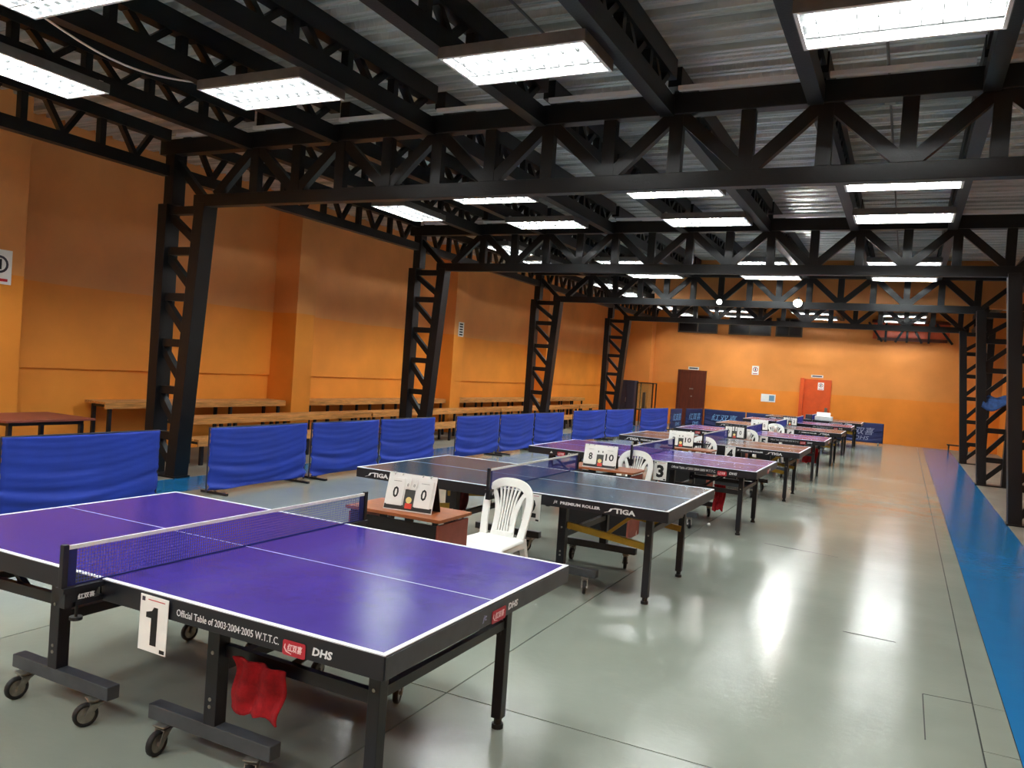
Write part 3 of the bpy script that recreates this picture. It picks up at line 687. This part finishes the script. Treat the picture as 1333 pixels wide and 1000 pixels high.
def bottle(x, y, z, label):
    t = thing('water_bottle', (x, y, z), label=label, cat='bottle', group='white bottles on the umpire desks')
    MB().cyl((0, 0, 0), (0, 0, .15), .033, 14).cyl((0, 0, .15), (0, 0, .19), .033, 14, .013).obj('bottle_body', 'white_plastic', t, smooth=True)
    MB().cyl((0, 0, .19), (0, 0, .215), .014, 10).obj('cap', 'dark_blue_cloth', t)
bottle(-2.49, 14.82, .70, 'white bottle on the desk beside the fourth scoreboard')
bottle(-2.48, 18.1, .70, 'white bottle at the edge of the fifth desk')
def ball(x, y, l):
    MB_ = MB(); n = 12; m_ = 8; r = .02
    vs = [(r * math.sin(PI * j / m_) * math.cos(2 * PI * i / n), r * math.sin(PI * j / m_) * math.sin(2 * PI * i / n), r * math.cos(PI * j / m_)) for j in range(m_ + 1) for i in range(n)]
    MB_.add(vs, [(j * n + i, j * n + (i + 1) % n, (j + 1) * n + (i + 1) % n, (j + 1) * n + i) for j in range(m_) for i in range(n)])
    MB_.obj('ping_pong_ball', 'white_plastic', smooth=True, loc=(x, y, .02), label=l, cat='ball')
ball(-1.97, 9.49, 'small white ping pong ball on the floor under the table with card 3')

# things on the farthest table
t = thing('equipment_box', (-2.45, 26.1, .7603), label='open white box beside a dark one on the farthest table', cat='box')
MB().b2((0, 0, 0), (.5, .3, .12)).obj('box_body', 'white_plastic', t, bevel=.01); MB().box((.22, .3, .16), (.4, .02, .14), rx=-.3).obj('box_lid', 'white_plastic', t)
MB().b2((-2.72, 26.05, .7603), (-2.5, 26.35, .90)).obj('case', 'dark_grey', label='small dark case left of the open white box on the farthest table', cat='case', bevel=.01)

# ------------------------------------------------------------------ barriers
def barrier(x0, y0, x1, y1, label, m='blue_cloth', H=.775, prints=None, seed=0):
    L_ = math.hypot(x1 - x0, y1 - y0); ang = math.atan2(y1 - y0, x1 - x0)
    t = thing('barrier', (x0, y0, 0), ang, label=label, cat='barrier', group='blue cloth barriers')
    rnd = random.Random(seed); ph = [rnd.uniform(0, 6) for _ in range(8)]; c1, c2 = rnd.uniform(.2, .8), rnd.uniform(.1, .9)
    def fn(u, v):
        # v 0 top, 1 bottom: swags that sag between the tubes, stronger lower down
        sag = 4 * u * (1 - u); k = v - .13 * sag
        d = (.020 * math.sin(24 * k + ph[0]) + .011 * math.sin(43 * k + ph[1] + 2 * u)) * (v ** 1.5) * (.35 + .65 * abs(math.sin(3 * u + ph[2])))
        d += .004 * math.sin(60 * k + 9 * u + ph[4]) + .018 * math.exp(-((u - c1) * 9 + (v - c2) * 4) ** 2) * v + .006 * math.sin(7 * u + ph[3]) * v
        return (.015 + u * (L_ - .03), -d - .016, H - v * (H - .055) + .008 * math.sin(PI * u) * (1 - v) * -1)
    cl = MB().grid(fn, 36, 30).obj('cloth_panel', m, t, smooth=True, solid=.003)
    f = MB(); f.cyl((.01, 0, H), (L_ - .01, 0, H), .009, 8).cyl((.012, 0, .03), (.012, 0, H), .009, 8).cyl((L_ - .012, 0, .03), (L_ - .012, 0, H), .009, 8)
    f.obj('frame', 'dark_grey', t)
    for x in (.14, L_ - .14):
        MB().box((x, 0, .014), (.035, .40, .028)).obj('foot', 'apron_black', t)
        MB().box((x, 0, .045), (.03, .03, .07)).obj('foot_clip', 'zinc', t)
    if prints:
        pm, big = prints
        text('lettering', '红双喜', .24, min(.9, L_ * .7), (L_ * .5, -.05, H - .27), RX, pm, cl, bold=.0, shear=.2)
        text('lettering', 'DHS', .12, min(.45, L_ * .36), (L_ * .55, -.05, H - .50), RX, pm, cl, bold=.0, shear=.2)
    return t
def brow(pts, labels, **kw):
    for i, ((a, b), (c, d)) in enumerate(zip(pts, pts[1:])):
        u = Vector((c - a, d - b)).normalized() * .012
        barrier(a + u.x, b + u.y, c - u.x, d - u.y, labels[i], seed=int(a * 10 + b * 7), **kw)
brow([(-7.12, 2.6), (-7.12, 4.28)], ['blue cloth barrier at the left edge, hidden behind the nearest table'])
brow([(-7.12, 4.3), (-7.1, 6.0)], ['blue cloth barrier at far left, before the first column'])
brow([(-7.1, 6.64), (-7.12, 8.36)], ['blue cloth barrier just right of the first column'])
brow([(-7.12, 8.42), (-7.12, 9.98), (-7.1, 11.55)], ['blue cloth barrier right of the first seam, behind the second table', 'blue cloth barrier with wavy folds left of the floor gap'])
brow([(-7.05, 12.15), (-7.0, 13.75), (-6.98, 15.3), (-6.9, 16.75)], ['blue cloth barrier just right of the floor gap', 'blue cloth barrier in the middle of the second run', 'blue cloth barrier ending the second run'])
brow([(-7.05, 17.65), (-6.95, 19.7), (-6.8, 21.6)], ['blue cloth barrier starting the third run', 'blue cloth barrier ending the third run before the far gap'])
brow([(-6.85, 22.4), (-6.62, 24.55)], ['plain blue barrier beyond the far gap'])
brow([(-6.9, 25.9), (-6.85, 27.2)], ['narrow printed blue barrier left of the brown door'], m='dark_blue_cloth', H=.70, prints=('print_blue', 1))
brow([(-6.8, 27.5), (-6.5, 28.75)], ['printed blue barrier in front of the brown door'], m='dark_blue_cloth', H=.70, prints=('print_blue', 1))
bx = [-6.46, -4.98, -3.5, -2.02, -.55]
BL = ['printed blue barrier leftmost along the back wall', 'printed blue barrier second from the left along the back wall', 'printed blue barrier in front of the orange door', 'navy printed barrier at the right end of the back row']
for i in range(4):
    barrier(bx[i] + .01, 28.85, bx[i + 1] - .01, 28.85, BL[i], m='dark_blue_cloth', H=.70, prints=('print_blue' if i < 3 else 'print_pale', 1), seed=i + 40)

# ------------------------------------------------------------------ benches along the left wall
def bleacher(x, y0, y1, z, wd, label, n=4, legm='apron_black', m='bleacher_wood'):
    t = thing('bench', (x, y0, 0), label=label, cat='bench', group='slatted benches along the left wall')
    L_ = y1 - y0; bw = wd / n
    for k in range(n):
        MB().b2((-wd / 2 + k * bw + .008, 0, z - .035), (-wd / 2 + (k + 1) * bw - .008, L_, z)).obj('plank', m, t, bevel=.003)
    MB().b2((wd / 2 - .006, 0, z - .10), (wd / 2 + .016, L_, z - .004)).obj('front_board', m, t, bevel=.003)
    q = max(1, int(round(L_ / 1.1)))
    for i in range(q + 1):
        yy = .12 + (L_ - .24) * i / q
        for s in (-1, 1): MB().box((s * (wd / 2 - .05), yy, (z - .035) / 2), (.04, .05, z - .035)).obj('leg', legm, t)
        MB().box((0, yy, z - .06), (wd - .06, .05, .05)).obj('bearer', legm, t)
BY = [(7.55, 11.2), (11.8, 16.84), (17.42, 22.46), (23.04, 26.3)]
BN = ['in the first wall bay', 'in the second wall bay', 'in the third wall bay', 'in the fourth wall bay']
for (a, b), l in zip(BY, BN): bleacher(-10.32, a, b, .82, .44, 'tall slatted wooden bench against the left wall ' + l)
for (a, b), l in zip([(8.15, 12.9), (12.95, 18.5), (18.55, 24.1), (24.15, 26.3)], ['nearest', 'second', 'third', 'farthest']):
    bleacher(-9.62, a, b, .63, .4, 'middle-height wooden bench running past the pilasters, %s length' % l)
    bleacher(-9.08, a, b, .38, .36, 'low wooden bench behind the left columns, %s length' % l)
# brown table at far left
t = thing('side_table', (-9.08, 5.85, 0), label='small brown wooden table by the wall at the left edge', cat='table')
MB().b2((-.5, -.55, .725), (.42, .52, .75)).obj('tabletop', 'desk_side', t, bevel=.003)
MB().b2((-.44, -.47, .68), (.34, .42, .725)).obj('table_frame', 'apron_black', t)
for x in (-.42, .32):
    for y in (-.45, .4): MB().box((x, y, .34), (.045, .045, .68)).obj('leg', 'apron_black', t)

# ------------------------------------------------------------------ far corner furniture, signs, jacket
t = thing('locker', (-8.65, 26.6, 0), label='dark grey locker in the far left corner', cat='locker')
MB().b2((-.3, 0, 0), (.25, .4, 1.55)).obj('body', 'dark_grey', t, bevel=.006)
for x in (-.29, -.02): MB().b2((x, -.015, .06), (x + .25, 0, 1.5)).obj('door', 'dark_grey', t)
MB().b2((-.05, -.03, .8), (-.035, -.01, .95)).obj('handle', 'zinc', t)
t = thing('display_cage', (-8.05, 26.6, 0), label='wire cage with a yellowish mesh beside the dark locker', cat='cage')
for x in (-.25, .3):
    for y in (0, .4): MB().box((x, y, .75), (.035, .035, 1.5)).obj('post', 'steel', t)
for z in (.55, 1.48): MB().b2((-.25, -.02, z), (.3, .02, z + .03)).b2((-.25, .38, z), (.3, .42, z + .03)).b2((-.27, 0, z), (-.23, .4, z + .03)).b2((.28, 0, z), (.32, .4, z + .03)).obj('rail', 'steel', t)
MB().b2((-.24, .0, .58), (.29, .004, 1.48)).obj('mesh_panel', 'mesh_glass', t)
MB().cyl((-8.6, 25.6, 0), (-8.6, 25.6, 1.4), .02, 8).obj('net_pole', 'galv', label='thin pale pole standing before the dark locker', cat='pole')
MB().box((-7.62, 25.2, .6), (.09, .09, 1.2)).obj('wooden_post', 'frame_brown', label='brown post standing in the far gap of the barriers', cat='post')
t = thing('small_bench', (1.55, 28.1, 0), label='small black bench at the foot of the back wall, right end', cat='bench')
MB().box((0, 0, .26), (.6, .3, .03)).obj('seat', 'steel', t)
for x in (-.25, .25):
    for y in (-.12, .12): MB().box((x, y, .13), (.03, .03, .25)).obj('leg', 'steel', t)
def sign(x, z, w_, h_, label, kind, y=YB - .005, rot=0):
    t = thing('sign', (x, y, z), rot, label=label, cat='sign')
    MB().box((0, -.005, 0), (w_, .008, h_)).obj('plate', 'card_white', t)
    if kind == 'round':
        MB().cyl((0, -.0095, .03), (0, -.011, .03), min(w_, h_) * .36, 18).obj('symbol_disc', 'red_ink' if 'door' in label else 'dark_grey', t)
        MB().cyl((0, -.0112, .03), (0, -.012, .03), min(w_, h_) * .26, 18).obj('symbol_disc', 'card_white', t)
        MB().box((0, -.0125, .03), (w_ * .16, .001, h_ * .3)).obj('symbol', 'ink', t); MB().box((0, -.0095, -h_ * .38), (w_ * .7, .001, h_ * .08)).obj('caption_bar', 'red_ink', t)
    elif kind == 'bar':
        MB().box((0, -.0095, 0), (w_ * .8, .001, h_ * .45)).obj('caption_bar', 'dark_grey', t)
    elif kind == 'stack':
        for k in range(5): MB().box((0, -.0095, h_ * (.36 - .18 * k)), (w_ * .6, .001, h_ * .1)).obj('symbol', 'ink', t)
    else:
        MB().box((w_ * .24, -.0095, 0), (w_ * .36, .001, h_ * .7)).obj('poster', 'paper_blue', t); MB().box((-w_ * .22, -.0095, 0), (w_ * .4, .001, h_ * .8)).obj('poster', 'white_plastic', t)
sign(-4.95, 2.22, .24, .32, 'white notice with a dark symbol, high between the two far doors', 'round')
sign(-4.43, 1.25, .50, .28, 'white noticeboard with a blue sheet between the two far doors', 'board')
sign(-2.83, 2.14, .40, .09, 'narrow grey sign above the orange door', 'bar')
sign(-7.2, 2.15, .40, .11, 'narrow grey sign above the brown door', 'bar')
sign(-2.68, 1.8, .2, .26, 'round prohibition sign on the orange door', 'round', y=YB - .062)
sign(-9.995, 2.56, .26, .36, 'white sign with stacked black symbols on the third pilaster', 'stack', y=17.18, rot=PI / 2)
sign(-9.995, 2.5, .3, .42, 'white sign with a black mark at the left edge of the photo', 'round', y=5.93, rot=PI / 2)
# jacket draped over the rung of the middle right column
def jf(u, v):
    a = (u - .5) * .62; b = math.cos(PI * (v - .5) * 1.0)
    return (a + .02 * math.sin(9 * v), (v - .5) * .34 + .02 * math.sin(12 * u), .02 + .12 * b * (1 + .25 * math.sin(11 * u)) - .16 * abs(v - .5) * (1.2 + math.sin(6 * u)))
MB().grid(jf, 22, 16).obj('jacket', 'denim', smooth=True, solid=.02, loc=(1.68, 18.59, 1.66), label='blue jacket bundled on a rung of the middle right column', cat='jacket')
# pale boards leaning in the right-hand bay
for i, (x, y, h_, rz) in enumerate(((2.62, 20.6, 2.6, .1), (2.62, 21.3, 2.5, -.05))):
    MB().box((0, 0, h_ / 2), (.04, .55, h_), rz=rz).obj('board', 'pink_board', loc=(x, y, 0), label='pale wooden board leaning on the right wall, %s one' % ('nearer' if i == 0 else 'farther'), cat='board')
